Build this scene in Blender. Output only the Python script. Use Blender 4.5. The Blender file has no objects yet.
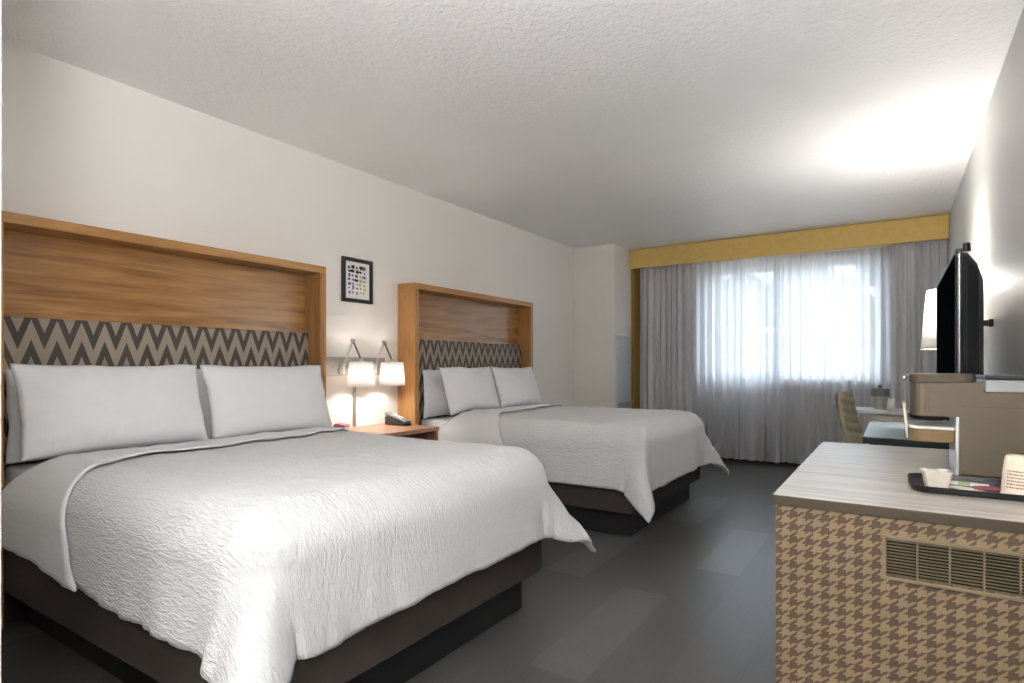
import bpy, bmesh, math, random
from mathutils import Vector, Matrix, noise as mn
R = math.radians
PI = math.pi
SC = bpy.context.scene
COL = SC.collection

# ------------------------------------------------------------------ camera
cam_d = bpy.data.cameras.new('camera')
cam = bpy.data.objects.new('camera', cam_d)
COL.objects.link(cam)
cam.location = (0, 0, 1.14)
cam.rotation_euler = (R(90), 0, math.atan2(.5477, .8367))
cam_d.sensor_width = 36
cam_d.lens = 585 / 1024 * 36
cam_d.shift_y = 24.5 / 1024
cam_d.clip_start = .02
cam_d.clip_end = 300
SC.camera = cam
# ------------------------------------------------------------------ world, exposure
w = bpy.data.worlds.new('sky')
SC.world = w
w.use_nodes = True
bgn = w.node_tree.nodes['Background']
bgn.inputs[0].default_value = (.80, .89, 1.0, 1)
bgn.inputs[1].default_value = 4.8
vs = SC.view_settings
vs.view_transform = 'Standard'
vs.look = 'None'
vs.gamma = 1
vs.use_curve_mapping = False
vs.exposure = 0.96
SC.cycles.max_bounces = 10
SC.cycles.diffuse_bounces = 6
SC.cycles.transparent_max_bounces = 16


def add_light(name, kind, loc, energy, color, size=.1, rot=(0, 0, 0), size_y=None):
    l = bpy.data.lights.new(name, kind)
    l.energy = energy
    l.color = color
    if kind == 'AREA':
        l.shape = 'RECTANGLE' if size_y else 'DISK'
        l.size = size
        if size_y:
            l.size_y = size_y
    elif kind == 'SUN':
        l.angle = size
    else:
        l.shadow_soft_size = size
    o = bpy.data.objects.new(name, l)
    COL.objects.link(o)
    o.location = loc
    o.rotation_euler = rot
    return o


# daylight comes in through the window opening (portal only guides the sky's own light)
portal = add_light('window_daylight_portal', 'AREA', (-1.04, 7.60, 1.65), 1, (1, 1, 1), 1.84, (R(-90), 0, 0), 1.34)
portal.data.cycles.is_portal = True
# added fill lights, unseen behind the camera, brightening the near half of the room
add_light('added_fill_downlight', 'AREA', (-.70, -1.30, 2.50), 8, (1, .97, .92), .7)
add_light('added_fill_uplight', 'AREA', (.20, -.34, 1.36), 108, (.99, .99, 1.0), .40, (R(180), 0, 0))

# ------------------------------------------------------------------ constants
XL, XR, YB, YF, CZ = -3.356, .44, 7.42, -2.4, 2.607


# ------------------------------------------------------------------ materials
class NT:
    def __init__(s, name):
        s.m = bpy.data.materials.new(name)
        s.m.use_nodes = True
        s.t = s.m.node_tree
        s.b = s.t.nodes['Principled BSDF']
        s.out = s.t.nodes['Material Output']

    def n(s, kind, **kw):
        nd = s.t.nodes.new(kind)
        for k, v in kw.items():
            if isinstance(k, str) and hasattr(nd, k):
                setattr(nd, k, v)
        return nd

    def l(s, a, b):
        s.t.links.new(a, b)

    def math(s, op, a, b=None):
        nd = s.n('ShaderNodeMath')
        nd.operation = op
        for i, v in enumerate((a, b)):
            if v is None:
                continue
            if isinstance(v, (int, float)):
                nd.inputs[i].default_value = v
            else:
                s.l(v, nd.inputs[i])
        return nd.outputs[0]

    def coords(s, kind='Object', scale=(1, 1, 1), rot=(0, 0, 0)):
        tc = s.n('ShaderNodeTexCoord')
        mp = s.n('ShaderNodeMapping')
        mp.inputs['Scale'].default_value = scale
        mp.inputs['Rotation'].default_value = rot
        s.l(tc.outputs[kind], mp.inputs[0])
        return mp.outputs[0]

    def noise(s, vec, scale=5, detail=3, rough=.5, dist=0):
        nd = s.n('ShaderNodeTexNoise')
        nd.inputs['Scale'].default_value = scale
        nd.inputs['Detail'].default_value = detail
        nd.inputs['Roughness'].default_value = rough
        nd.inputs['Distortion'].default_value = dist
        s.l(vec, nd.inputs['Vector'])
        return nd.outputs[0]

    def ramp(s, fac, stops):
        nd = s.n('ShaderNodeValToRGB')
        e = nd.color_ramp.elements
        while len(e) < len(stops):
            e.new(.5)
        for i, (p, c) in enumerate(stops):
            e[i].position = p
            e[i].color = (*c, 1)
        s.l(fac, nd.inputs[0])
        return nd.outputs[0]

    def mix(s, fac, a, b):
        nd = s.n('ShaderNodeMix')
        nd.data_type = 'RGBA'
        if isinstance(fac, (int, float)):
            nd.inputs[0].default_value = fac
        else:
            s.l(fac, nd.inputs[0])
        for i, v in ((6, a), (7, b)):
            if isinstance(v, tuple):
                nd.inputs[i].default_value = (*v, 1)
            else:
                s.l(v, nd.inputs[i])
        return nd.outputs[2]

    def bump(s, h, strength=.3, dist=.01):
        nd = s.n('ShaderNodeBump')
        nd.inputs['Strength'].default_value = strength
        nd.inputs['Distance'].default_value = dist
        s.l(h, nd.inputs['Height'])
        s.l(nd.outputs[0], s.b.inputs['Normal'])
        return nd

    def col(s, c):
        if isinstance(c, tuple):
            s.b.inputs['Base Color'].default_value = (*c, 1)
        else:
            s.l(c, s.b.inputs['Base Color'])

    def set(s, **kw):
        for k, v in kw.items():
            s.b.inputs[k.replace('_', ' ')].default_value = v


def plain(name, c, rough=.5, metal=0, var=.06, vs_=30, bump=0, bscale=200):
    n = NT(name)
    co = n.coords()
    f = n.noise(co, vs_, 3)
    lo = tuple(max(0, x * (1 - var)) for x in c)
    hi = tuple(min(1, x * (1 + var)) for x in c)
    n.col(n.ramp(f, [(.3, lo), (.7, hi)]))
    n.set(Roughness=rough, Metallic=metal)
    if bump:
        n.bump(n.noise(co, bscale, 2), bump, .002)
    return n.m


M = {}
n = NT('wall_paint')
co = n.coords()
n.col(n.ramp(n.noise(co, 1.2, 3), [(.3, (.77, .735, .69)), (.7, (.80, .765, .72))]))
n.set(Roughness=.6)
n.bump(n.noise(co, 90, 3), .12, .004)
M['wall'] = n.m
n = NT('vinyl_wallpaper')
co = n.coords()
n.col(n.ramp(n.noise(co, 2, 3), [(.3, (.62, .62, .60)), (.7, (.66, .66, .64))]))
n.set(Roughness=.50)
co2 = n.coords('Object', (1, 1, .35))
n.bump(n.noise(co2, 70, 4, .6), .5, .006)
M['wallpaper'] = n.m
n = NT('textured_ceiling')
co = n.coords()
n.col(n.ramp(n.noise(co, 1.5, 2), [(.3, (.85, .845, .84)), (.7, (.88, .875, .87))]))
n.set(Roughness=.34)
n.bump(n.noise(co, 34, 5, .65), .8, .014)
M['ceiling'] = n.m
# floor: grey vinyl planks
n = NT('vinyl_plank_floor')
co = n.coords('Object', (1, 1, 1), (0, 0, R(90)))
br = n.n('ShaderNodeTexBrick')
n.l(co, br.inputs['Vector'])
br.inputs['Color1'].default_value = (0, 0, 0, 1)
br.inputs['Color2'].default_value = (1, 1, 1, 1)
br.inputs['Mortar'].default_value = (.3, .3, .3, 1)
br.inputs['Scale'].default_value = 1
br.inputs['Mortar Size'].default_value = .0012
br.inputs['Brick Width'].default_value = .95
br.inputs['Row Height'].default_value = .235
plk = n.ramp(br.outputs[0], [(0, (.068, .066, .065)), (.6, (.075, .073, .072)), (.9, (.083, .081, .081)), (.97, (.115, .115, .118))])
st = n.noise(n.coords('Object', (30, 1.6, 1)), 6, 4, .6)
fine = n.noise(n.coords('Object', (1, 1, 1)), 160, 3, .6)
st2 = n.math('ADD', n.math('MULTIPLY', st, .55), n.math('MULTIPLY', fine, .45))
mul = n.ramp(st2, [(.3, (.72, .72, .72)), (.7, (1.2, 1.2, 1.2))])
mm = n.n('ShaderNodeMix')
mm.data_type = 'RGBA'
mm.blend_type = 'MULTIPLY'
mm.inputs[0].default_value = 1
n.l(plk, mm.inputs[6])
n.l(mul, mm.inputs[7])
n.col(mm.outputs[2])
n.set(Roughness=.30)
n.bump(st2, .15, .002)
M['floor'] = n.m


def wood(name, dark, mid, light, axis='Y', scale=1.0, rough=.38):
    n = NT(name)
    sc = {'Y': (14, .9, 14), 'Z': (14, 14, .9), 'X': (.9, 14, 14)}[axis]
    co = n.coords('Object', tuple(v * scale for v in sc))
    f = n.noise(co, 1.6, 5, .6, .9)
    f2 = n.noise(co, 9, 3, .5)
    ff = n.math('ADD', n.math('MULTIPLY', f, .75), n.math('MULTIPLY', f2, .25))
    n.col(n.ramp(ff, [(.32, dark), (.5, mid), (.68, light)]))
    n.set(Roughness=rough)
    n.bump(f2, .08, .001)
    return n.m


WD = ((.25, .115, .033), (.37, .18, .056), (.47, .245, .085))
M['oak_y'] = wood('honey_oak_horizontal', *WD, 'Y')
M['oak_z'] = wood('honey_oak_vertical', *WD, 'Z')
M['panel_wood'] = wood('oak_back_panel', (.18, .080, .024), (.31, .148, .046), (.43, .225, .080), 'Y', .8, .27)
M['night_wood'] = wood('reddish_nightstand_wood', (.20, .095, .055), (.30, .15, .09), (.38, .20, .13), 'Y')
M['worktop'] = wood('grey_striped_laminate', (.25, .215, .18), (.40, .365, .33), (.52, .49, .46), 'X', 1.6, .28)
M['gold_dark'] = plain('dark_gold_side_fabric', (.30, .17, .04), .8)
M['edge_band'] = plain('brown_edge_band', (.050, .036, .021), .5)
M['gold'] = plain('gold_cornice_fabric', (.64, .44, .14), .75, 0, .06, 18, .2, 500)

# zigzag fabric
n = NT('zigzag_fabric')
tc = n.n('ShaderNodeTexCoord')
sp = n.n('ShaderNodeSeparateXYZ')
n.l(tc.outputs['Object'], sp.inputs[0])
yy = n.math('ADD', n.math('DIVIDE', sp.outputs[1], .0985), .5)
tri = n.math('MULTIPLY', n.math('ABSOLUTE', n.math('SUBTRACT', n.math('FRACT', yy), .5)), 2)
hh = n.math('ADD', n.math('DIVIDE', n.math('ADD', sp.outputs[2], n.math('MULTIPLY', tri, .137)), .166), 20 - 1.352 / .166)
dk = n.math('LESS_THAN', n.math('FRACT', hh), .45)
wv = n.noise(n.coords('Object'), 260, 2)
ca = n.ramp(wv, [(.35, (.28, .235, .185)), (.65, (.33, .28, .22))])
cb = n.ramp(wv, [(.35, (.062, .048, .042)), (.65, (.082, .066, .058))])
n.col(n.mix(dk, ca, cb))
n.set(Roughness=.85)
n.bump(wv, .25, .002)
M['zigzag'] = n.m

# houndstooth laminate
n = NT('houndstooth_panel')
tc = n.n('ShaderNodeTexCoord')
sp = n.n('ShaderNodeSeparateXYZ')
n.l(tc.outputs['Object'], sp.inputs[0])
P = .0335
ux = n.math('ADD', n.math('DIVIDE', sp.outputs[0], P), 200.28)
uy = n.math('ADD', n.math('DIVIDE', sp.outputs[2], P * .895), 200.0)
wa = n.math('LESS_THAN', n.math('FRACT', ux), .5)
we = n.math('LESS_THAN', n.math('FRACT', uy), .5)
pick = n.math('LESS_THAN', n.math('FRACT', n.math('MULTIPLY', n.math('SUBTRACT', ux, uy), 2)), .5)
d1 = n.math('MULTIPLY', wa, pick)
d2 = n.math('MULTIPLY', we, n.math('SUBTRACT', 1, pick))
dk = n.math('ADD', d1, d2)
nz = n.noise(n.coords('Object', (1, 1, 1)), 14, 2)
fz = n.noise(n.coords('Object', (1, 1, 1)), 500, 2)
lt = n.ramp(nz, [(.35, (.185, .135, .075)), (.65, (.215, .152, .085))])
dd = n.ramp(nz, [(.35, (.062, .040, .023)), (.65, (.074, .042, .028))])
n.col(n.mix(dk, lt, dd))
n.set(Roughness=.55)
n.bump(fz, .1, .001)
M['hound'] = n.m


def cloth_mat(name, c, rip=.5, sx=10, sy=64, uv=True, rough=.85, sheen=.15):
    n = NT(name)
    kind = 'UV' if uv else 'Object'
    a = n.noise(n.coords(kind, (sx, sy, sy) if uv else (sx, sy, sx)), 1.0, 3, .5, 1.2)
    b = n.noise(n.coords(kind, (1, 1, 1)), 350, 2)
    h = n.math('ADD', a, n.math('MULTIPLY', b, .08))
    n.col(n.ramp(a, [(.3, tuple(v * .97 for v in c)), (.7, c)]))
    n.set(Roughness=rough, Sheen_Weight=sheen)
    if rip:
        n.bump(h, rip, .014)
    return n.m


M['cover'] = cloth_mat('ripple_weave_bedspread', (.61, .615, .625), .72, 22, 84)
M['band'] = cloth_mat('smooth_white_sheet', (.67, .675, .685), .18, 7, 20)
M['pillowcase'] = cloth_mat('white_pillowcase', (.76, .765, .785), .12, 5, 9, False)
M['sheet'] = cloth_mat('white_mattress_cover', (.82, .82, .83), .1, 5, 9, False)
M['box_fabric'] = plain('dark_brown_box_fabric', (.038, .028, .023), .8, 0, .15, 12, .3, 300)
M['plinth'] = plain('black_plinth', (.008, .008, .009), .55)
M['black'] = plain('black_plastic', (.012, .012, .013), .35)
M['tvblack'] = plain('gloss_black_plastic', (.006, .007, .009), .33)
M['screen'] = plain('dark_screen', (.004, .005, .006), .6)
M['screen'].node_tree.nodes['Principled BSDF'].inputs['Specular IOR Level'].default_value = 0
M['chrome'] = plain('brushed_nickel', (.62, .60, .57), .28, 1)
M['plate'] = plain('satin_grey_metal', (.36, .34, .31), .42, .6)
M['white'] = plain('white_plastic', (.75, .75, .74), .4)
M['cream'] = plain('cream_plastic', (.70, .64, .55), .45)
M['greige_metal'] = plain('painted_grey_metal', (.62, .66, .67), .4, .3)
M['bronze'] = plain('champagne_bronze_plastic', (.135, .112, .080), .38, .4, .03)
M['bronze_dark'] = plain('dark_bronze_trim', (.085, .070, .052), .3, .6, .03)
M['silver'] = plain('silver_trim', (.72, .73, .76), .25, .7)
M['grille'] = plain('tan_grille', (.17, .135, .078), .45)
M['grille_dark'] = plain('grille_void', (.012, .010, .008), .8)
M['green_black'] = plain('dark_green_edge', (.010, .022, .022), .4)
M['dresser_top'] = plain('grey_green_top', (.22, .27, .29), .25)
M['desk_top'] = plain('pale_grey_top', (.55, .53, .53), .3)
M['leather'] = plain('olive_tan_leather', (.30, .26, .17), .45, 0, .1, 10, .2, 120)
M['tan'] = plain('tan_leather', (.19, .12, .055), .5, 0, .08, 10)
M['paper'] = plain('white_paper', (.80, .78, .74), .7)
M['foam'] = plain('cream_paper_cup', (.72, .62, .50), .7, 0, .05, 40, .2, 200)
M['print'] = plain('brown_print', (.22, .12, .09), .7)
M['pink'] = plain('pink_red_card', (.50, .16, .22), .5)
M['plumred'] = plain('plum_red_packet', (.25, .05, .08), .5)
M['green_pack'] = plain('green_label', (.35, .42, .22), .6)
M['greybtn'] = plain('grey_buttons', (.13, .13, .13), .5)
M['baseboard'] = plain('dark_baseboard', (.02, .02, .022), .5)
M['winframe'] = plain('white_window_frame', (.75, .75, .75), .4)
M['foliage'] = plain('tree_foliage', (.10, .13, .07), .8, 0, .5, 6)
M['bark'] = plain('tree_bark', (.10, .07, .05), .9)
M['asphalt'] = plain('pale_paving', (.35, .34, .32), .9)
M['stucco'] = plain('beige_stucco', (.45, .40, .34), .9)
M['sand_blue'] = plain('blue_grey_ink', (.10, .11, .2), .6)
M['ink'] = plain('black_ink', (.02, .02, .03), .6)
M['purple'] = plain('purple_ink', (.18, .12, .35), .6)
M['orange'] = plain('peach_ink', (.62, .33, .22), .6)
M['ochre'] = plain('ochre_ink', (.45, .36, .16), .6)

# curtain fabrics
n = NT('grey_drape_fabric')
wv = n.noise(n.coords('Object', (40, 40, 4)), 6, 2)
n.col(n.ramp(wv, [(.3, (.56, .56, .585)), (.7, (.62, .62, .64))]))
n.set(Roughness=.8, Sheen_Weight=.1)
n.bump(wv, .1, .002)
M['drape'] = n.m
n = NT('sheer_fabric')
tr = n.n('ShaderNodeBsdfTransparent')
tl = n.n('ShaderNodeBsdfTranslucent')
df = n.n('ShaderNodeBsdfDiffuse')
tr.inputs[0].default_value = (.96, .97, 1, 1)
tl.inputs[0].default_value = (.60, .61, .64, 1)
df.inputs[0].default_value = (.80, .80, .82, 1)
m1 = n.n('ShaderNodeMixShader')
m1.inputs[0].default_value = .45
n.l(tl.outputs[0], m1.inputs[1])
n.l(df.outputs[0], m1.inputs[2])
m2 = n.n('ShaderNodeMixShader')
wv = n.noise(n.coords('Object', (60, 60, 2)), 5, 3)
fac = n.ramp(wv, [(.3, (.90, .90, .90)), (.7, (.96, .96, .96))])
n.l(fac, m2.inputs[0])
n.l(tr.outputs[0], m2.inputs[1])
n.l(m1.outputs[0], m2.inputs[2])
n.l(m2.outputs[0], n.out.inputs[0])
M['sheer'] = n.m
n = NT('window_glass')
tr = n.n('ShaderNodeBsdfTransparent')
gl = n.n('ShaderNodeBsdfGlossy')
gl.inputs['Roughness'].default_value = .02
tr.inputs[0].default_value = (.95, .97, .97, 1)
m1 = n.n('ShaderNodeMixShader')
m1.inputs[0].default_value = .06
n.l(tr.outputs[0], m1.inputs[1])
n.l(gl.outputs[0], m1.inputs[2])
n.l(m1.outputs[0], n.out.inputs[0])
M['glass'] = n.m
n = NT('clear_tank_plastic')
tr = n.n('ShaderNodeBsdfTransparent')
tr.inputs[0].default_value = (.88, .90, .92, 1)
m1 = n.n('ShaderNodeMixShader')
m1.inputs[0].default_value = .45
n.b.inputs['Base Color'].default_value = (.75, .78, .80, 1)
n.b.inputs['Roughness'].default_value = .15
n.l(tr.outputs[0], m1.inputs[1])
n.l(n.b.outputs[0], m1.inputs[2])
n.l(m1.outputs[0], n.out.inputs[0])
M['tank'] = n.m
# lampshade (linen, lit from inside)
n = NT('lit_lampshade')
tl = n.n('ShaderNodeBsdfTranslucent')
tl.inputs[0].default_value = (.85, .84, .82, 1)
df = n.n('ShaderNodeBsdfDiffuse')
wv = n.noise(n.coords('Object', (1, 1, 1)), 120, 2)
n.l(n.ramp(wv, [(.3, (.80, .79, .77)), (.7, (.86, .85, .83))]), df.inputs[0])
m1 = n.n('ShaderNodeMixShader')
m1.inputs[0].default_value = .5
n.l(tl.outputs[0], m1.inputs[1])
n.l(df.outputs[0], m1.inputs[2])
n.l(m1.outputs[0], n.out.inputs[0])
M['shade'] = n.m


# ------------------------------------------------------------------ geometry helpers
def new_obj(name, bm, mat, parent=None, loc=None, bevel=0, smooth=False, seg=2, recenter=True):
    me = bpy.data.meshes.new(name)
    bmesh.ops.recalc_face_normals(bm, faces=bm.faces)
    if smooth:
        for f in bm.faces:
            f.smooth = True
    bm.to_mesh(me)
    bm.free()
    mats = mat if isinstance(mat, (list, tuple)) else [mat]
    for m in mats:
        me.materials.append(M[m])
    o = bpy.data.objects.new(name, me)
    COL.objects.link(o)
    if parent is not None:
        o.parent = parent
    if loc is not None:
        o.location = loc
    if bevel:
        b = o.modifiers.new('bevel', 'BEVEL')
        b.width = bevel
        b.segments = seg
        b.limit_method = 'ANGLE'
        b.angle_limit = R(40)
    return o


def empty(name, loc, rz=0):
    o = bpy.data.objects.new(name, None)
    COL.objects.link(o)
    o.location = loc
    o.rotation_euler = (0, 0, rz)
    o.empty_display_size = .05
    return o


def tag(o, label, cat, group=None):
    o['label'] = label
    o['category'] = cat
    if group:
        o['group'] = group
    return o


def struct(o):
    o['kind'] = 'structure'
    return o


def box(bm, a, b, mi=0):
    x0, x1 = sorted((a[0], b[0]))
    y0, y1 = sorted((a[1], b[1]))
    z0, z1 = sorted((a[2], b[2]))
    v = [bm.verts.new(p) for p in ((x0, y0, z0), (x1, y0, z0), (x1, y1, z0), (x0, y1, z0),
                                   (x0, y0, z1), (x1, y0, z1), (x1, y1, z1), (x0, y1, z1))]
    for q in ((3, 2, 1, 0), (4, 5, 6, 7), (0, 1, 5, 4), (1, 2, 6, 5), (2, 3, 7, 6), (3, 0, 4, 7)):
        f = bm.faces.new([v[i] for i in q])
        f.material_index = mi
    return v


def prism(bm, pts, axis, a, b, mi=0):
    """extrude 2-D outline pts along axis from a to b"""
    def P(p, t):
        if axis == 'Y':
            return (p[0], t, p[1])
        if axis == 'X':
            return (t, p[0], p[1])
        return (p[0], p[1], t)
    v0 = [bm.verts.new(P(p, a)) for p in pts]
    v1 = [bm.verts.new(P(p, b)) for p in pts]
    fs = [bm.faces.new(v0[::-1]), bm.faces.new(v1)]
    for i in range(len(pts)):
        j = (i + 1) % len(pts)
        fs.append(bm.faces.new((v0[i], v0[j], v1[j], v1[i])))
    for f in fs:
        f.material_index = mi


def rounded(pts_r, n_=6):
    """outline from list of (x, y, r)"""
    out = []
    m = len(pts_r)
    for i, (x, y, r) in enumerate(pts_r):
        p = Vector((x, y))
        a = Vector(pts_r[i - 1][:2])
        b = Vector(pts_r[(i + 1) % m][:2])
        if r <= 0:
            out.append((x, y))
            continue
        d1 = (a - p).normalized() * r
        d2 = (b - p).normalized() * r
        for k in range(n_ + 1):
            t = k / n_
            q = p + d1 * (1 - t) ** 2 + d2 * t ** 2
            out.append((q.x, q.y))
    return out


def lathe(bm, prof, c=(0, 0, 0), seg=32, cap0=True, cap1=True, mi=0, axis='Z'):
    rings = []
    for r, z in prof:
        ring = []
        for i in range(seg):
            a = 2 * PI * i / seg
            if axis == 'Z':
                p = (c[0] + r * math.cos(a), c[1] + r * math.sin(a), c[2] + z)
            elif axis == 'X':
                p = (c[0] + z, c[1] + r * math.cos(a), c[2] + r * math.sin(a))
            else:
                p = (c[0] + r * math.cos(a), c[1] + z, c[2] + r * math.sin(a))
            ring.append(bm.verts.new(p))
        rings.append(ring)
    for k in range(len(rings) - 1):
        for i in range(seg):
            j = (i + 1) % seg
            f = bm.faces.new((rings[k][i], rings[k][j], rings[k + 1][j], rings[k + 1][i]))
            f.material_index = mi
    if cap0:
        bm.faces.new(rings[0][::-1]).material_index = mi
    if cap1:
        bm.faces.new(rings[-1]).material_index = mi


def tube(bm, pts, r, seg=10, caps=True, mi=0):
    pts = [Vector(p) for p in pts]
    rs = r if isinstance(r, (list, tuple)) else [r] * len(pts)
    rings = []
    up = Vector((0, 0, 1))
    for k, p in enumerate(pts):
        d = (pts[min(k + 1, len(pts) - 1)] - pts[max(k - 1, 0)]).normalized()
        ref = up if abs(d.dot(up)) < .95 else Vector((1, 0, 0))
        u = d.cross(ref).normalized()
        v = d.cross(u)
        rings.append([bm.verts.new(p + (u * math.cos(2 * PI * i / seg) + v * math.sin(2 * PI * i / seg)) * rs[k])
                      for i in range(seg)])
    for k in range(len(rings) - 1):
        for i in range(seg):
            j = (i + 1) % seg
            bm.faces.new((rings[k][i], rings[k][j], rings[k + 1][j], rings[k + 1][i])).material_index = mi
    if caps:
        bm.faces.new(rings[0][::-1]).material_index = mi
        bm.faces.new(rings[-1]).material_index = mi


def fbm(x, y, z=0.0, o=3):
    s = 0
    a = 1
    for _ in range(o):
        s += a * mn.noise(Vector((x, y, z)))
        x *= 2.03
        y *= 2.03
        a *= .5
    return s


# ------------------------------------------------------------------ room shell
def slab(name, a, b, mat, **kw):
    bm = bmesh.new()
    box(bm, a, b)
    return struct(new_obj(name, bm, mat, **kw))


slab('floor', (XL - .15, YF - .15, -.1), (XR + .15, YB + .2, 0), 'floor')
slab('ceiling', (XL - .15, YF - .15, CZ), (XR + .15, YB + .2, CZ + .1), 'ceiling')
slab('wall_left', (XL - .15, YF - .15, 0), (XL, YB + .2, CZ), 'wall')
slab('wall_right', (XR, YF - .15, 0), (XR + .15, YB + .2, CZ), 'wallpaper')
slab('wall_front', (XL, YF - .15, 0), (XR, YF, CZ), 'wall')
slab('wall_bathroom', (XL, YF, 0), (-1.6, .4485, CZ), 'wall')
slab('wall_column', (XL, 6.545, 0), (-2.815, YB, CZ), 'wall')
WX0, WX1, WZ0, WZ1 = -1.95, -.13, 1.0, 2.32
bm = bmesh.new()
box(bm, (-2.815, YB, 0), (XR, YB + .2, WZ0))
box(bm, (-2.815, YB, WZ1), (XR, YB + .2, CZ))
box(bm, (-2.815, YB, WZ0), (WX0, YB + .2, WZ1))
box(bm, (WX1, YB, WZ0), (XR, YB + .2, WZ1))
struct(new_obj('wall_back', bm, 'wall'))
slab('baseboard_back', (-2.77, YB - .015, 0), (XR, YB, .11), 'baseboard', bevel=.004)
slab('baseboard_right', (XR - .014, 4.9, 0), (XR, YB - .02, .11), 'baseboard', bevel=.004)
slab('baseboard_column', (-3.35, 6.531, 0), (-2.815, 6.545, .11), 'baseboard', bevel=.004)
slab('baseboard_bathroom', (-1.6, YF + .01, 0), (-1.586, .4485, .11), 'baseboard', bevel=.004)
# window
wn = struct(empty('window_1', ((WX0 + WX1) / 2, YB + .12, WZ0)))
L = lambda x, y, z: (x - (WX0 + WX1) / 2, y - YB - .12, z - WZ0)
bm = bmesh.new()
fy0, fy1 = YB + .09, YB + .15
for a, b in (((WX0, WZ0), (WX0 + .05, WZ1)), ((WX1 - .05, WZ0), (WX1, WZ1)), ((WX0 + .05, WZ0), (WX1 - .05, WZ0 + .05)),
             ((WX0 + .05, WZ1 - .05), (WX1 - .05, WZ1)), ((-1.07, WZ0 + .05), (-1.01, WZ1 - .05))):
    box(bm, L(a[0], fy0, a[1]), L(b[0], fy1, b[1]))
new_obj('window_frame', bm, 'winframe', wn, bevel=.005)
for x0, x1 in ((WX0 + .05, -1.07), (-1.01, WX1 - .05)):
    bm = bmesh.new()
    box(bm, L(x0, YB + .117, WZ0 + .05), L(x1, YB + .123, WZ1 - .05))
    new_obj('pane', bm, 'glass', wn)
bm = bmesh.new()
box(bm, L(WX0 - .04, YB - .03, WZ0 - .03), L(WX1 + .04, YB - .001, WZ0 - .001))
new_obj('window_sill', bm, 'winframe', wn, bevel=.005)
# outside ground and things seen faintly through the sheers
struct(slab('ground', (-40, YB + .25, -.6), (40, 70, -.5), 'asphalt'))


def tree(x, y, h, r, label, seed):
    t = empty('tree', (x, y, -.5))
    tag(t, label, 'tree', )
    bm = bmesh.new()
    tube(bm, [(0, 0, 0), (.05, 0, h * .3), (0, .05, h * .6)], [.16, .13, .07])
    new_obj('trunk', bm, 'bark', t, smooth=True)
    bm = bmesh.new()
    rnd = random.Random(seed)
    for k in range(16):
        c = Vector((rnd.gauss(0, r * .42), rnd.gauss(0, r * .42), h * .68 + rnd.gauss(0, h * .14)))
        rr = r * rnd.uniform(.25, .5)
        res = bmesh.ops.create_icosphere(bm, subdivisions=3, radius=rr, matrix=Matrix.Translation(c))
        for v in res['verts']:
            d = (v.co - c)
            v.co = c + d * (1 + .35 * fbm(v.co.x * 3 + seed, v.co.y * 3, v.co.z * 3))
    new_obj('crown', bm, 'foliage', t)
    return t


tree(-4.2, 17, 4.2, 1.3, 'green leafy tree outside, behind the left half of the sheer curtains', 3)
tree(-2.0, 21, 5.2, 1.5, 'green leafy tree outside, behind the middle of the sheer curtains', 5)
b_ = empty('building', (-2, 40, -.5))
tag(b_, 'low beige building across the lot, faint behind the sheer curtains', 'building')
bm = bmesh.new()
box(bm, (-13, 0, 0), (11, 6, 2.9))
new_obj('building_wall', bm, 'stucco', b_)
bm = bmesh.new()
prism(bm, [(-.5, 2.9), (6.5, 2.9), (3, 3.9)], 'X', -13.4, 11.4)
new_obj('roof', bm, 'bark', b_)

# ------------------------------------------------------------------ cornice + curtains
cn = empty('curtain_cornice', (-1.17, 7.05, 2.367))
tag(cn, 'long mustard yellow fabric cornice box above the window curtains', 'cornice')
bm = bmesh.new()
box(bm, (-1.643, -.05, 0), (1.605, -.02, .236))
new_obj('front_board', bm, 'gold', cn, bevel=.004)
bm = bmesh.new()
box(bm, (-1.643, -.018, .21), (1.605, .366, .236))
new_obj('top_board', bm, 'gold', cn)
bm = bmesh.new()
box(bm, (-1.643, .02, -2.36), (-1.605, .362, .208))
new_obj('side_board', bm, 'gold_dark', cn, bevel=.003)


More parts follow.
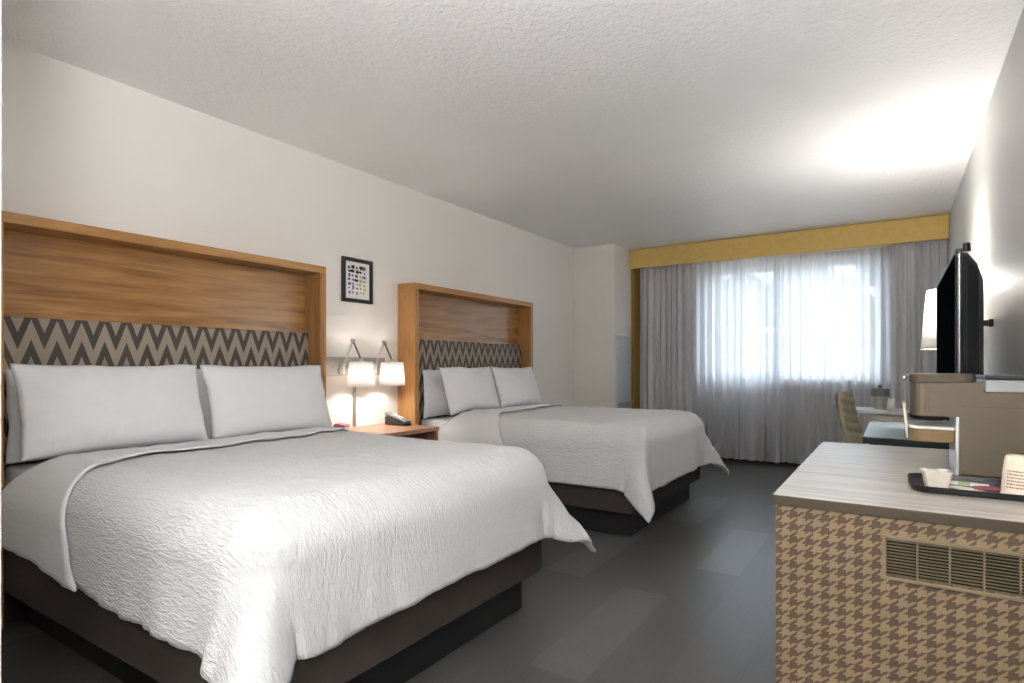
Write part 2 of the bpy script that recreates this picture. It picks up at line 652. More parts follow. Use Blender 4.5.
def curtain(name, x0, x1, y, z0, z1, folds, amp, seed, mat, label, group=None, hem=0, spread=0):
    bm = bmesh.new()
    nx = folds * 14
    nz = 26
    rnd = random.Random(seed)
    ph = [rnd.uniform(-.35, .35) for _ in range(folds + 2)]
    am = [rnd.uniform(.55, 1.25) for _ in range(folds + 2)]
    cxm = (x0 + x1) / 2
    grid = []
    for k in range(nz + 1):
        t = k / nz
        z = z1 + (z0 - z1) * t
        row = []
        for i in range(nx + 1):
            u = i / nx
            q = u * folds
            j = int(min(q, folds - 1))
            f = q - j
            a0 = am[j] * (1 - f) + am[j + 1] * f
            p0 = ph[j] * (1 - f) + ph[j + 1] * f
            s = math.sin(2 * PI * (q + p0 * (.4 + .6 * t)))
            s = math.copysign(abs(s) ** .8, s)
            yy = y + amp * a0 * s * (.55 + .45 * t) + .012 * fbm(q * .5, t * 1.5, seed)
            xx = x0 + (x1 - x0) * u + .018 * math.sin(4 * PI * (q + p0)) * a0 * amp / .04 * .5 + .02 * fbm(q * .3, t * 2, seed + 7) * t
            xx += spread * (u - .5) * t
            row.append(bm.verts.new((xx - cxm, yy - y, z - z0 + (.006 * fbm(q, 0, seed) if k == nz else 0))))
        grid.append(row)
    for k in range(nz):
        for i in range(nx):
            bm.faces.new((grid[k][i], grid[k][i + 1], grid[k + 1][i + 1], grid[k + 1][i]))
    o = new_obj(name, bm, mat, loc=(cxm, y, z0), smooth=True)
    tag(o, label, 'curtain', group)
    if hem:
        bm = bmesh.new()
        src = grid
        me = o.data
        nn = nx + 1
        vs_ = [v.co.copy() for v in me.vertices]
        kz = [k for k in range(nz + 1) if z1 + (z0 - z1) * k / nz <= z0 + hem + 1e-6]
        rows = [[bm.verts.new(vs_[k * nn + i] + Vector((0, -.003, 0))) for i in range(nn)] for k in kz]
        for a in range(len(rows) - 1):
            for i in range(nx):
                bm.faces.new((rows[a][i], rows[a][i + 1], rows[a + 1][i + 1], rows[a + 1][i]))
        new_obj('hem', bm, mat, o, smooth=True)
    return o


curtain('drape', -2.735, -2.06, 7.20, .03, 2.39, 9, .045, 1, 'drape',
        'opaque grey drape hanging at the left end of the window beside the wall column')
curtain('drape', -.03, .425, 7.20, .03, 2.39, 7, .042, 2, 'drape',
        'opaque grey drape hanging at the right end of the window beside the television wall')
curtain('sheer_curtain', -2.17, -1.10, 7.275, .035, 2.40, 11, .036, 3, 'sheer',
        'translucent white sheer curtain covering the left half of the window', hem=.19)
curtain('sheer_curtain', -1.17, .02, 7.35, .03, 2.40, 13, .030, 4, 'sheer',
        'translucent white sheer curtain covering the right half of the window', hem=.19)

# grey wall panel on the column side
gp = empty('wall_panel', (-2.815, 6.80, .50))
tag(gp, 'tall grey metal panel with louvres at its foot on the column beside the curtains', 'wall panel')
bm = bmesh.new()
box(bm, (.001, -.235, 0), (.018, .235, 1.01))
new_obj('panel_face', bm, 'greige_metal', gp, bevel=.004)
for k in range(5):
    bm = bmesh.new()
    prism(bm, [(.019, 0), (.03, 0), (.019, .014)], 'Y', -.19, .19)
    new_obj('louvre', bm, 'plate', gp, loc=(0, 0, .08 + k * .024))


# ------------------------------------------------------------------ headboards
def headboard(y0, y1, label):
    yc = (y0 + y1) / 2
    W = (y1 - y0) / 2
    t = empty('headboard', (XL, yc, 0))
    tag(t, label, 'headboard')
    D, TOP = .19, 1.80
    bm = bmesh.new()
    box(bm, (.002, -W, TOP - .048), (D, W, TOP))
    new_obj('top_board', bm, 'oak_y', t, bevel=.003)
    for s in (-1, 1):
        bm = bmesh.new()
        box(bm, (.002, s * W, .02), (D, s * (W - .048), TOP - .0485))
        new_obj('side_board', bm, 'oak_z', t, bevel=.003)
    bm = bmesh.new()
    box(bm, (.002, -W + .049, .02), (.036, W - .049, TOP - .049))
    new_obj('back_panel', bm, 'panel_wood', t)
    bm = bmesh.new()
    box(bm, (.037, -W + .052, .55), (.078, W - .052, 1.36))
    new_obj('upholstered_panel', bm, 'zigzag', t, bevel=.010, seg=3)
    bm = bmesh.new()
    box(bm, (.037, -W + .052, .02), (.076, W - .052, .549))
    new_obj('kick_board', bm, 'box_fabric', t)
    return t


headboard(.85, 2.58, 'tall oak box headboard with zigzag fabric behind the nearer bed')
headboard(3.44, 5.24, 'oak box headboard with grey zigzag fabric behind the farther bed')


# ------------------------------------------------------------------ beds
def soft_box(bm, a, b, r, seg=5, puff=0.0):
    v = box(bm, a, b)
    bmesh.ops.bevel(bm, geom=list(bm.edges), offset=r, segments=seg, profile=.5, affect='EDGES')


def bed(yc, label):
    t = empty('bed', (-2.3, yc, 0))
    tag(t, label, 'bed')
    bm = bmesh.new()
    box(bm, (-.96, -.67, 0), (2.3 - 1.472, .67, .172))
    new_obj('plinth', bm, 'plinth', t, bevel=.006)
    bm = bmesh.new()
    prism(bm, rounded([(-.972, -.765, .01), (.905, -.765, .07), (.905, .765, .07), (-.972, .765, .01)], 6), 'Z', .175, .43)
    new_obj('box_spring', bm, 'box_fabric', t, bevel=.02, seg=4)
    bm = bmesh.new()
    mo = rounded([(-.972, -.738, .02), (.872, -.738, .17), (.872, .738, .17), (-.972, .738, .02)], 8)
    prism(bm, mo, 'Z', .433, .702)
    o = new_obj('mattress', bm, 'sheet', t, bevel=.085, seg=6, smooth=True)
    return t


bed(1.665, 'large double bed with dark brown base nearest the camera')
bed(4.36, 'double bed with dark base farther from the camera, nearer the window')

XF = -1.365


def drape_pt(a, b, yc, off, k, corners, seed, ztop=.744, hw=.80, r=.155):
    """cloth coordinates (a along X, b along Y about the bed centre) -> point on the draped cloth"""
    ca = min(a, XF + .01 - r)
    cb = max(-hw + r, min(hw - r, b))
    va, vb = a - ca, b - cb
    s = math.hypot(va, vb)
    z = ztop + off
    if s < 1e-6:
        puff = .010 * fbm(a * 2.2, b * 2.2, seed) + .005 * fbm(a * 9, b * 9, seed)
        edge = 1
        return Vector((a, yc + b, z + puff))
    nx, ny = va / s, vb / s
    cor = abs(2 * nx * ny)
    cn = corners[1] if b > 0 else corners[0]
    th = math.atan2(abs(ny), nx)          # 0 foot .. pi/2 side
    phi = R(4) + cn['flare'] * cor ** 1.2
    # gathered folds fan out of the corner
    phi += cor ** .8 * cn['fold'] * math.cos(th * 6 + cn['ph'])
    along = (a if abs(ny) > abs(nx) else b)
    wob = .22 * fbm(along * 5.5, seed + 3, 0, 2) * (1 - .5 * cor)
    bend = r * PI / 2
    if s < bend:
        ang = s / r
        out = r * math.sin(ang)
        dn = r * (1 - math.cos(ang))
        out += 0
        w_ = (s / bend) ** 2
    else:
        q = s - bend
        ph2 = max(R(2), phi + wob * min(1, q / .25) * .55)
        out = r + q * math.sin(ph2)
        dn = r + q * math.cos(ph2)
        out += .012 * min(1, q / .2) * fbm(along * 14, q * 2, seed + 5, 2)
        w_ = 1
    puff = .010 * fbm(a * 2.2, b * 2.2, seed) + .005 * fbm(a * 9, b * 9, seed)
    out += off * w_
    z = ztop + off * (1 - w_) - dn + puff * (1 - min(1, s / .3))
    return Vector((ca + nx * out, yc + cb + ny * out, max(z, .035)))


def bedspread(yc, corners, Ls, seed, label, ha=-2.865):
    hw, r = .80, .155
    t = empty('bedspread', (-2.2, yc, .73))
    tag(t, label, 'bedspread')
    org = Vector((-2.2, yc, .73))

    def cloth(name, amin, amax, mat, off, hem_extra, na, nb, seam=None, sd=0):
        bm = bmesh.new()
        uvl = bm.loops.layers.uv.new('UVMap')
        Lf, Ln, Lr = Ls
        b0, b1 = -(hw - r) - Ln, (hw - r) + Lr
        G = []
        U = []
        for j in range(nb + 1):
            b = b0 + (b1 - b0) * j / nb
            am = amax(b)
            an = amin - (.22 * min(1, max(0, -b - .735) / .25) if b < -.735 else 0)
            row = []
            urow = []
            for i in range(na + 1):
                a = an + (am - an) * i / na
                bb = b
                if b < -(hw - r):
                    bb = -(hw - r) + (b + hw - r) * (1 - .13 * min(1, max(0, (-2.0 - a) / .7)))
                # scalloped hems
                if j in (0, 1, 2, nb, nb - 1, nb - 2):
                    pass
                row.append(bm.verts.new(drape_pt(a, bb, yc, off, 1, corners, seed) - org))
                urow.append((a, b))
            G.append(row)
            U.append(urow)
        for j in range(nb):
            for i in range(na):
                f = bm.faces.new((G[j][i], G[j][i + 1], G[j + 1][i + 1], G[j + 1][i]))
                uv = (U[j][i], U[j][i + 1], U[j + 1][i + 1], U[j + 1][i])
                for lp, u in zip(f.loops, uv):
                    lp[uvl].uv = u
                f.smooth = True
        o = new_obj(name, bm, mat, t, smooth=True)
        so = o.modifiers.new('thick', 'SOLIDIFY')
        so.thickness = .010
        so.offset = 1 if off == 0 else 1
        return o

    Lf = Ls[0]
    cloth('cover', ha, lambda b: XF + .01 - r + Lf + .012 + .02 * fbm(b * 3, seed, 0, 2), 'cover', .0, 0, 104, 128)
    cloth('turned_down_band', ha - .02, lambda b: -2.66 + (.29 * max(0, (-b - .45)) / .5 if b < -.45 else 0) - .10 * max(0, b) + .012 * fbm(b * 4, 9, seed, 2),
          'band', .020, 0, 24, 128)
    return t


bedspread(1.665, ({'flare': R(24), 'fold': R(9), 'ph': 2.2}, {'flare': R(26), 'fold': R(5), 'ph': 2.0}), (.465, .465, .475), 3,
          'white ripple-weave bedspread with turned-down top draped over the nearer bed')
bedspread(4.36, ({'flare': R(13), 'fold': R(9), 'ph': 2.2}, {'flare': R(24), 'fold': R(5), 'ph': 2.0}), (.50, .495, .495), 11,
          'white ripple-weave bedspread with turned-down top draped over the farther bed')


# ------------------------------------------------------------------ pillows
def pillow(yc, xb, zb, W, Hh, T, tilt, seed, label, roll=0):
    bm = bmesh.new()
    N = 30
    K = 22

    def P(a, b, side):
        m = 1 - .045 * (1 - b * b) * abs(a) ** 3
        x = a * W / 2 * (1 - .04 * (1 - b * b)) * 1.0
        y = (b * (1 - .05 * (1 - a * a)) + 1) * Hh / 2
        e = (max(0, 1 - abs(a) ** 2.6)) ** .62 * (max(0, 1 - abs(b) ** 2.4)) ** .62
        th = T / 2 * e * (1.12 - .22 * b)
        cr = abs(a) ** 4
        th += (.006 * fbm(a * 3 + seed, b * 3, seed) + .008 * fbm(b * 7 + a * 2, seed, 3) * cr) * min(1, e * 3)
        th += (.0045 * math.sin(b * 22 + 5 * a + 3 * fbm(a * 2, b * 2, seed)) * max(0, abs(a) - .55) / .45 + .003 * fbm(a * 9, b * 5, seed + 9)) * min(1, e * 2)
        x += .006 * fbm(b * 2, seed, 1) * abs(a)
        y += .010 * fbm(a * 1.6, seed + 4, 1)
        # belly sag: fuller near the bottom
        return x, y, side * th
    v = {}
    ct, st = math.cos(tilt), math.sin(tilt)
    cr_, sr_ = math.cos(roll), math.sin(roll)

    def W3(x, y, t):
        x, y = x * cr_ - y * sr_, x * sr_ + y * cr_
        return (-st * y + ct * t, x, ct * y + st * t)
    for side in (1, -1):
        for i in range(N + 1):
            for j in range(K + 1):
                if side == -1 and (i in (0, N) or j in (0, K)):
                    v[(side, i, j)] = v[(1, i, j)]
                    continue
                a = -math.cos(PI * i / N)
                b = -math.cos(PI * j / K)
                a = .5 * a + .5 * (2 * i / N - 1)
                b = .5 * b + .5 * (2 * j / K - 1)
                v[(side, i, j)] = bm.verts.new(W3(*P(a, b, side)))
    for side in (1, -1):
        for i in range(N):
            for j in range(K):
                q = [v[(side, i, j)], v[(side, i + 1, j)], v[(side, i + 1, j + 1)], v[(side, i, j + 1)]]
                bm.faces.new(q if side == 1 else q[::-1])
    o = new_obj('pillow', bm, 'pillowcase', loc=(xb, yc, zb), smooth=True)
    tag(o, label, 'pillow', None)
    return o


def pillow_set(yc, which, s, cl, cr, W, k=1.0):
    pillow(yc - .415, -3.190, .716, .76, .41 * k, .10, R(1.5), s + 1, f'white pillow in the back row at the left side of the {which} bed')
    pillow(yc + .36, -3.190, .716, .76, .41 * k, .10, R(1.5), s + 2, f'white pillow in the back row at the right side of the {which} bed')
    pillow(cl, -2.945, .752, W, .415 * k, .145, R(17), s + 3, f'white pillow in the front row at the left side of the {which} bed')
    pillow(cr, -2.945, .752, W, .412 * k, .145, R(17), s + 4, f'white pillow in the front row at the right side of the {which} bed')


pillow_set(1.70, 'nearer', 10, 1.276, 2.066, .775)
pillow_set(4.36, 'farther', 30, 3.962, 4.686, .712, .965)

# ------------------------------------------------------------------ nightstand and what is on / above it
ns = empty('nightstand', (-3.08, 3.0, 0))
tag(ns, 'reddish brown wooden nightstand with open shelf between the two beds', 'nightstand')
bm = bmesh.new()
box(bm, (-.272, -.35, .66), (.25, .34, .69))
new_obj('top', bm, 'night_wood', ns, bevel=.003)
for s in (-1, 1):
    bm = bmesh.new()
    box(bm, (-.27, s * .335, .05), (.245, s * .305, .659))
    new_obj('side_panel', bm, 'night_wood', ns, bevel=.003)
bm = bmesh.new()
box(bm, (-.27, -.304, .06), (-.255, .304, .659))
new_obj('back_panel', bm, 'night_wood', ns)
bm = bmesh.new()
box(bm, (-.254, -.304, .38), (.235, .304, .40))
new_obj('shelf', bm, 'night_wood', ns)
bm = bmesh.new()
box(bm, (-.254, -.304, .06), (.24, .304, .30))
dr = new_obj('drawer', bm, 'night_wood', ns, bevel=.004)
bm = bmesh.new()
tube(bm, [(.245, -.07, .21), (.262, -.07, .21), (.262, .07, .21), (.245, .07, .21)], .006)
new_obj('handle', bm, 'chrome', dr)
bm = bmesh.new()
box(bm, (-.25, -.29, 0), (.20, .29, .049))
new_obj('base', bm, 'plinth', ns)

# wall rail
wr = tag(new_obj('mounting_rail', (lambda b: (box(b, (0, -.34, -.066), (.022, .28, .066)), b)[1])(bmesh.new()), 'plate', loc=(XL + .001, 3.0, 1.137), bevel=.003),
         'brushed grey metal rail on the wall above the nightstand carrying both reading lamps', 'wall rail')


def swing_lamp(yb, ye, label, e):
    t = empty('reading_lamp', (XL + .024, yb, 1.12))
    tag(t, label, 'wall lamp', None)
    dy = ye - yb
    bm = bmesh.new()
    tube(bm, [(0, 0, -.015), (.014, 0, -.015)], .028, 20)
    box(bm, (.012, -.010, -.04), (.034, .010, .035))
    new_obj('wall_bracket', bm, 'chrome', t, bevel=.002)
    k = Vector((.065, .055, .20))
    en = Vector((.155, dy, .062))
    bm = bmesh.new()
    tube(bm, [(.03, 0, .03), k], .0055)
    tube(bm, [k + Vector((0, -.012, .002)), k + Vector((0, .016, .002))], .012, 14)
    new_obj('lower_arm', bm, 'chrome', t, smooth=True)
    bm = bmesh.new()
    tube(bm, [k, en], .0055)
    new_obj('upper_arm', bm, 'bronze_dark', t, smooth=True)
    bm = bmesh.new()
    lathe(bm, [(.012, .012), (.012, -.004), (.030, -.006), (.030, -.018), (.014, -.020), (.014, -.06)], en, 20)
    new_obj('socket', bm, 'chrome', t, smooth=False)
    bm = bmesh.new()
    lathe(bm, [(.098, -.175 - .0), (.083, -.0)], en + Vector((0, 0, -.012)), 40, False, False)
    o = new_obj('lamp_shade', bm, 'shade', t, smooth=True)
    so = o.modifiers.new('t', 'SOLIDIFY')
    so.thickness = .002
    bm = bmesh.new()
    bmesh.ops.create_uvsphere(bm, u_segments=16, v_segments=10, radius=.022, matrix=Matrix.Translation(en + Vector((0, 0, -.075))))
    new_obj('bulb', bm, 'bulb', t, smooth=True)
    p = Vector(t.location) + en + Vector((0, 0, -.10))
    add_light('reading_lamp_light', 'POINT', p, e, (1, .93, .84), .03)
    return t


n = NT('lit_bulb')
n.set(Emission_Strength=6.0)
n.b.inputs['Emission Color'].default_value = (1, .88, .72, 1)
M['bulb'] = n.m
swing_lamp(2.845, 2.895, 'left of two lit swing-arm reading lamps with white shade above the nightstand', 4.5)
swing_lamp(3.152, 3.20, 'right of two lit swing-arm reading lamps, its white shade close to the farther headboard', 4.5)
tag(new_obj('cord_cover', (lambda b: (box(b, (0, -.012, 0), (.014, .012, .378)), b)[1])(bmesh.new()), 'plate', loc=(XL + .001, 2.985, .692), bevel=.003),
    'slim grey vertical cord cover on the wall, from lamp rail down to nightstand', 'cord cover')

# telephone handset in its base
ph = empty('telephone', (-3.17, 3.255, .691), R(-6))
tag(ph, 'black and grey cordless telephone lying on the right end of the nightstand', 'telephone')
bm = bmesh.new()
prism(bm, [(-.11, 0), (.11, 0), (.11, .018), (-.11, .062)], 'Y', -.04, .04)
new_obj('base', bm, 'black', ph, bevel=.006)
bm = bmesh.new()
prism(bm, [(-.125, .067), (.115, .0185), (.12, .040), (-.06, .080), (-.125, .092)], 'Y', -.028, .028)
hs = new_obj('handset', bm, 'greybtn', ph, bevel=.007)
bm = bmesh.new()
for i in range(4):
    for j in range(3):
        box(bm, (-.05 + i * .027, -.018 + j * .014, .0), (-.034 + i * .027, -.009 + j * .014, .004))
for v in bm.verts:
    v.co.z += .0770 - (v.co.x + .05) * .222
new_obj('keypad', bm, 'white', hs)
# small red and white card box
rb = empty('card_box', (-3.24, 2.77, .691), R(18))
tag(rb, 'small pink and white card box on the left end of the nightstand beside the pillow', 'box')
bm = bmesh.new()
box(bm, (-.05, -.035, 0), (.05, .035, .022))
new_obj('box_body', bm, 'paper', rb, bevel=.002)
bm = bmesh.new()
prism(bm, [(-.05, .0225), (.05, .0225), (.045, .042), (-.03, .05)], 'Y', -.035, .035)
new_obj('lid', bm, 'pink', rb, bevel=.003)

# framed print
pf = empty('picture_frame', (XL + .002, 3.01, 1.773))
tag(pf, 'small black framed print of tiny coloured icons on the wall between the headboards', 'picture')
bm = bmesh.new()
W_, H_, B_ = .145, .163, .027
for a, b in (((-W_, -H_), (W_, -H_ + B_)), ((-W_, H_ - B_), (W_, H_)), ((-W_, -H_ + B_), (-W_ + B_, H_ - B_)), ((W_ - B_, -H_ + B_), (W_, H_ - B_))):
    box(bm, (0, a[0], a[1]), (.022, b[0], b[1]))
new_obj('frame', bm, 'black', pf, bevel=.002)
bm = bmesh.new()
box(bm, (.002, -W_ + B_ + .0005, -H_ + B_ + .0005), (.010, W_ - B_ - .0005, H_ - B_ - .0005))
pr = new_obj('print', bm, 'paper', pf)
rnd = random.Random(4)
bm = bmesh.new()
cols = ['ink', 'sand_blue', 'purple', 'orange', 'ochre']
icons = []
for r_ in range(7):
    for c_ in range(5):
        y = -.078 + c_ * .036 + rnd.uniform(-.006, .006)
        z = .095 - r_ * .031 + rnd.uniform(-.004, .004)
        ww = rnd.uniform(.007, .018)
        hh_ = rnd.uniform(.007, .015)
        ci = (0 if r_ < 2 and c_ < 4 else 2 if (c_ < 2 and r_ > 2) else 4 if c_ > 2 and r_ > 2 else rnd.choice((0, 1, 1, 3)))
        if rnd.random() < .5:
            box(bm, (.0101, y - ww, z - hh_), (.0108, y + ww, z + hh_), ci)
        else:
            vv = [bm.verts.new((.0106, y + ww * math.cos(a_ * PI / 5), z + hh_ * math.sin(a_ * PI / 5))) for a_ in range(10)]
            bm.faces.new(vv).material_index = ci
new_obj('icons', bm, cols, pr)

# ------------------------------------------------------------------ counter cabinet with houndstooth end
CY0, CY1, CX0, CZT = 1.534, 2.70, -.241, .83
cb = empty('cabinet', (.1, 2.1, 0))
tag(cb, 'grey topped cabinet with brown houndstooth end panel and vent in the foreground', 'cabinet')
o_ = Vector((.1, 2.1, 0))


def cbx(name, a, b, mat, parent=cb, **kw):
    bm = bmesh.new()
    box(bm, tuple(Vector(a) - o_), tuple(Vector(b) - o_))
    return new_obj(name, bm, mat, parent, **kw)


wt = cbx('worktop', (CX0 - .006, CY0 - .004, CZT - .025), (XR - .002, CY1 + .004, CZT - .0015), 'edge_band', bevel=.001)
cbx('laminate', (CX0 - .006, CY0 - .004, CZT - .0013), (XR - .002, CY1 + .004, CZT), 'worktop', parent=wt)
GX0, GX1, GZ0, GZ1 = -.016, .395, .678, .760
bm = bmesh.new()
y0, y1 = CY0 - 2.1, CY0 + .018 - 2.1
for a, b in (((CX0, .02), (XR - .004, GZ0)), ((CX0, GZ1), (XR - .004, CZT - .0255)), ((CX0, GZ0), (GX0, GZ1)), ((GX1, GZ0), (XR - .004, GZ1))):
    box(bm, (a[0] - .1, y0, a[1]), (b[0] - .1, y1, b[1]))
new_obj('end_panel', bm, 'hound', cb)
cbx('front_panel', (CX0 + .016, CY0 + .019, .08), (CX0 + .030, CY1 - .0185, CZT - .0255), 'bronze_dark')
cbx('back_panel', (CX0 + .001, CY1 - .018, .02), (XR - .004, CY1, CZT - .0255), 'hound')
cbx('toe_kick', (CX0 + .035, CY0 + .02, 0), (XR - .01, CY1 - .02, .079), 'plinth')
for k, yy0 in enumerate((CY0 + .03, (CY0 + CY1) / 2 + .003)):
    d_ = cbx('door', (CX0 + .001, yy0, .10), (CX0 + .015, yy0 + (CY1 - CY0) / 2 - .036, CZT - .035), 'worktop', bevel=.002)
    bm = bmesh.new()
    xh, yh = CX0 + .0005 - .1, yy0 + (.50 if k == 0 else .05) - 2.1
    tube(bm, [(xh, yh, .55), (xh - .02, yh, .55), (xh - .02, yh, .70), (xh, yh, .70)], .005)
    new_obj('handle', bm, 'chrome', d_)
# vent
vg = empty('vent_grille', (GX0 - .1, CY0 - 2.1, GZ0))
vg.parent = cb
gw, gh = GX1 - GX0, GZ1 - GZ0
bm = bmesh.new()
f_ = .008
for a, b in (((-f_, -f_), (gw + f_, 0)), ((-f_, gh), (gw + f_, gh + f_)), ((-f_, 0), (0, gh)), ((gw, 0), (gw + f_, gh))):
    box(bm, (a[0], -.0045, a[1]), (b[0], -.0003, b[1]))
new_obj('grille_frame', bm, 'grille', vg, bevel=.001)
bm = bmesh.new()
NS = 12
for k in range(NS):
    z = gh * (k + .5) / NS
    prism(bm, [(-.002, z - .0009), (.005, z - .0004), (.005, z + .0004), (-.002, z + .0009)], 'X', .0002, gw - .0002)
new_obj('slats', bm, 'grille', vg)
for k in range(1, 8):
    x = k * .0565
    if x < gw:
        bm = bmesh.new()
        box(bm, (x - .0015, -.003, 0.0002), (x + .0015, .009, gh - .0002))
        new_obj('divider', bm, 'grille', vg)
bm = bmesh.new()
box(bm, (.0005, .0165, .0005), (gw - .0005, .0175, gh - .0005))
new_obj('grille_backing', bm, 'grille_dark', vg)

# ------------------------------------------------------------------ coffee maker
ko = Vector((.147, 2.07, CZT + .001))
km = empty('coffee_maker', tuple(ko))
tag(km, 'champagne bronze single-cup coffee maker standing at the wall end of the grey countertop', 'coffee maker')


def kz(z):
    return z - ko.z


bm = bmesh.new()
prism(bm, [(.006, kz(.836)), (.255, kz(.836)), (.255, kz(1.066)), (.060, kz(1.066)), (.060, kz(1.0925)), (-.066, kz(1.0925)), (-.066, kz(.996)), (.006, kz(.996))], 'Y', 0, .23)
new_obj('body', bm, 'bronze', km)
# rounded nose of the brewing head
bm = bmesh.new()
head = rounded([(-.108, 0, .041), (-.0661, 0, 0), (-.0661, .23, 0), (-.108, .23, .041)], 8)
prism(bm, head, 'Z', kz(.996), kz(1.092))
new_obj('brew_head', bm, 'bronze', km)
bm = bmesh.new()
lid = rounded([(-.112, -.004, .043), (.030, -.004, .016), (.042, .012, .01), (.042, .218, .01), (.030, .234, .016), (-.112, .234, .043)], 8)
prism(bm, lid, 'Z', kz(1.0935), kz(1.117))
ld = new_obj('lid', bm, 'bronze_dark', km, bevel=.004, seg=3)
bm = bmesh.new()
lathe(bm, [(.004, -.016), (.007, -.014), (.007, -.006), (.004, -.004), (.004, 0)], (-.112, .115, kz(1.104)), 14, axis='X')
new_obj('lid_knob', bm, 'silver', ld, smooth=True)
bm = bmesh.new()
lathe(bm, [(.050, .0), (.050, -.010), (.038, -.018), (.016, -.020)], (-.062, .10, kz(.9955)), 28)
new_obj('brew_outlet', bm, 'black', km, smooth=True)
bm = bmesh.new()
box(bm, (-.004, -.002, kz(.832)), (.0055, .232, kz(.995)))
new_obj('silver_strip', bm, 'silver', km, bevel=.002)
bm = bmesh.new()
prism(bm, rounded([(-.112, .0, .04), (-.005, .0, 0), (-.005, .23, 0), (-.112, .23, .04)], 8), 'Z', kz(.921), kz(.957))
cpf = new_obj('cup_platform', bm, 'tan', km, bevel=.003)
bm = bmesh.new()
prism(bm, rounded([(-.114, -.002, .042), (-.005, -.002, 0), (-.005, .232, 0), (-.114, .232, .042)], 8), 'Z', kz(.9573), kz(.965))
new_obj('platform_tray', bm, 'white', cpf, bevel=.002)
bm = bmesh.new()
prism(bm, [(-.1175, kz(.925)), (-.1145, kz(.925)), (-.1145, kz(.965)), (-.121, kz(1.028)), (-.128, kz(1.028))], 'Y', .045, .185)
new_obj('platform_lip', bm, 'cream', cpf, bevel=.001)
bm = bmesh.new()
box(bm, (.0625, .004, kz(1.067)), (.25, .226, kz(1.102)))
tk = new_obj('water_tank', bm, 'tank', km, bevel=.004)
bm = bmesh.new()
box(bm, (.062, .001, kz(1.1025)), (.253, .229, kz(1.114)))
new_obj('tank_lid', bm, 'black', tk, bevel=.002)
bm = bmesh.new()
box(bm, (.008, -.0012, kz(1.0255)), (.25, -.0002, kz(1.0268)))
new_obj('seam', bm, 'bronze_dark', km)

# ------------------------------------------------------------------ serving tray and items
ty0, ty1, tx0, tx1 = 1.735, 1.985, .030, .425
tr_ = empty('serving_tray', (.22, 1.86, CZT + .001))
tag(tr_, 'black plastic tray with raised rim on the countertop in front of the coffee maker', 'tray')
tyr = rounded([(-.19, -.115, .045), (.20, -.115, .045), (.20, .095, .045), (-.19, .095, .045)], 6)
# the tray floor, ring by ring
bm = bmesh.new()
rings = []
for sc, z in ((.96, 0), (1.0, .016), (1.012, .016), (.975, .004)):
    rings.append([bm.verts.new((x * sc, y * sc if abs(sc) else y, z)) for x, y in tyr])
for k in range(3):
    for i in range(len(tyr)):
        j = (i + 1) % len(tyr)
        bm.faces.new((rings[k][i], rings[k][j], rings[k + 1][j], rings[k + 1][i]))
bm.faces.new(rings[0][::-1])
bm.faces.new(rings[3])
new_obj('tray_body', bm, 'black', tr_)
TZ = CZT + .0055


cd_ = empty('creamer_caddy', (.086, 1.805, TZ), R(8))
tag(cd_, 'small square cream caddy at the left end of the black tray', 'caddy')
bm = bmesh.new()
rg = []
for hw2, z in ((.021, 0), (.028, .041), (.030, .041), (.030, .043), (.0265, .043), (.0195, .012)):
    rg.append([bm.verts.new((px * hw2, py * hw2, z)) for px, py in rounded([(-1, -1, .25), (1, -1, .25), (1, 1, .25), (-1, 1, .25)], 4)])
for k in range(5):
    for i in range(len(rg[0])):
        j = (i + 1) % len(rg[0])
        bm.faces.new((rg[k][i], rg[k][j], rg[k + 1][j], rg[k + 1][i]))
bm.faces.new(rg[0][::-1])
bm.faces.new(rg[5])
new_obj('caddy_body', bm, 'cream', cd_)


def creamer(x, y, z, label, mat):
    o = empty('creamer_cup', (x, y, z))
    tag(o, label, 'creamer')
    bm = bmesh.new()
    lathe(bm, [(.0085, 0), (.0105, .024), (.0125, .0245), (.0125, .0255)], (0, 0, 0), 20)
    new_obj('cup_body', bm, 'white', o)
    bm = bmesh.new()
    lathe(bm, [(.0123, .0257), (.0123, .0265)], (0, 0, 0), 20)
    new_obj('foil_lid', bm, mat, o)
    return o


creamer(.079, 1.797, TZ + .021, 'small creamer with pale green lid at the front left inside the caddy', 'green_pack')
creamer(.097, 1.803, TZ + .021, 'small creamer with white lid at the front right inside the caddy', 'paper')
creamer(.072, 1.870, TZ, 'small creamer with white lid on the tray just behind the caddy', 'paper')
# spoon / stirrer, packets


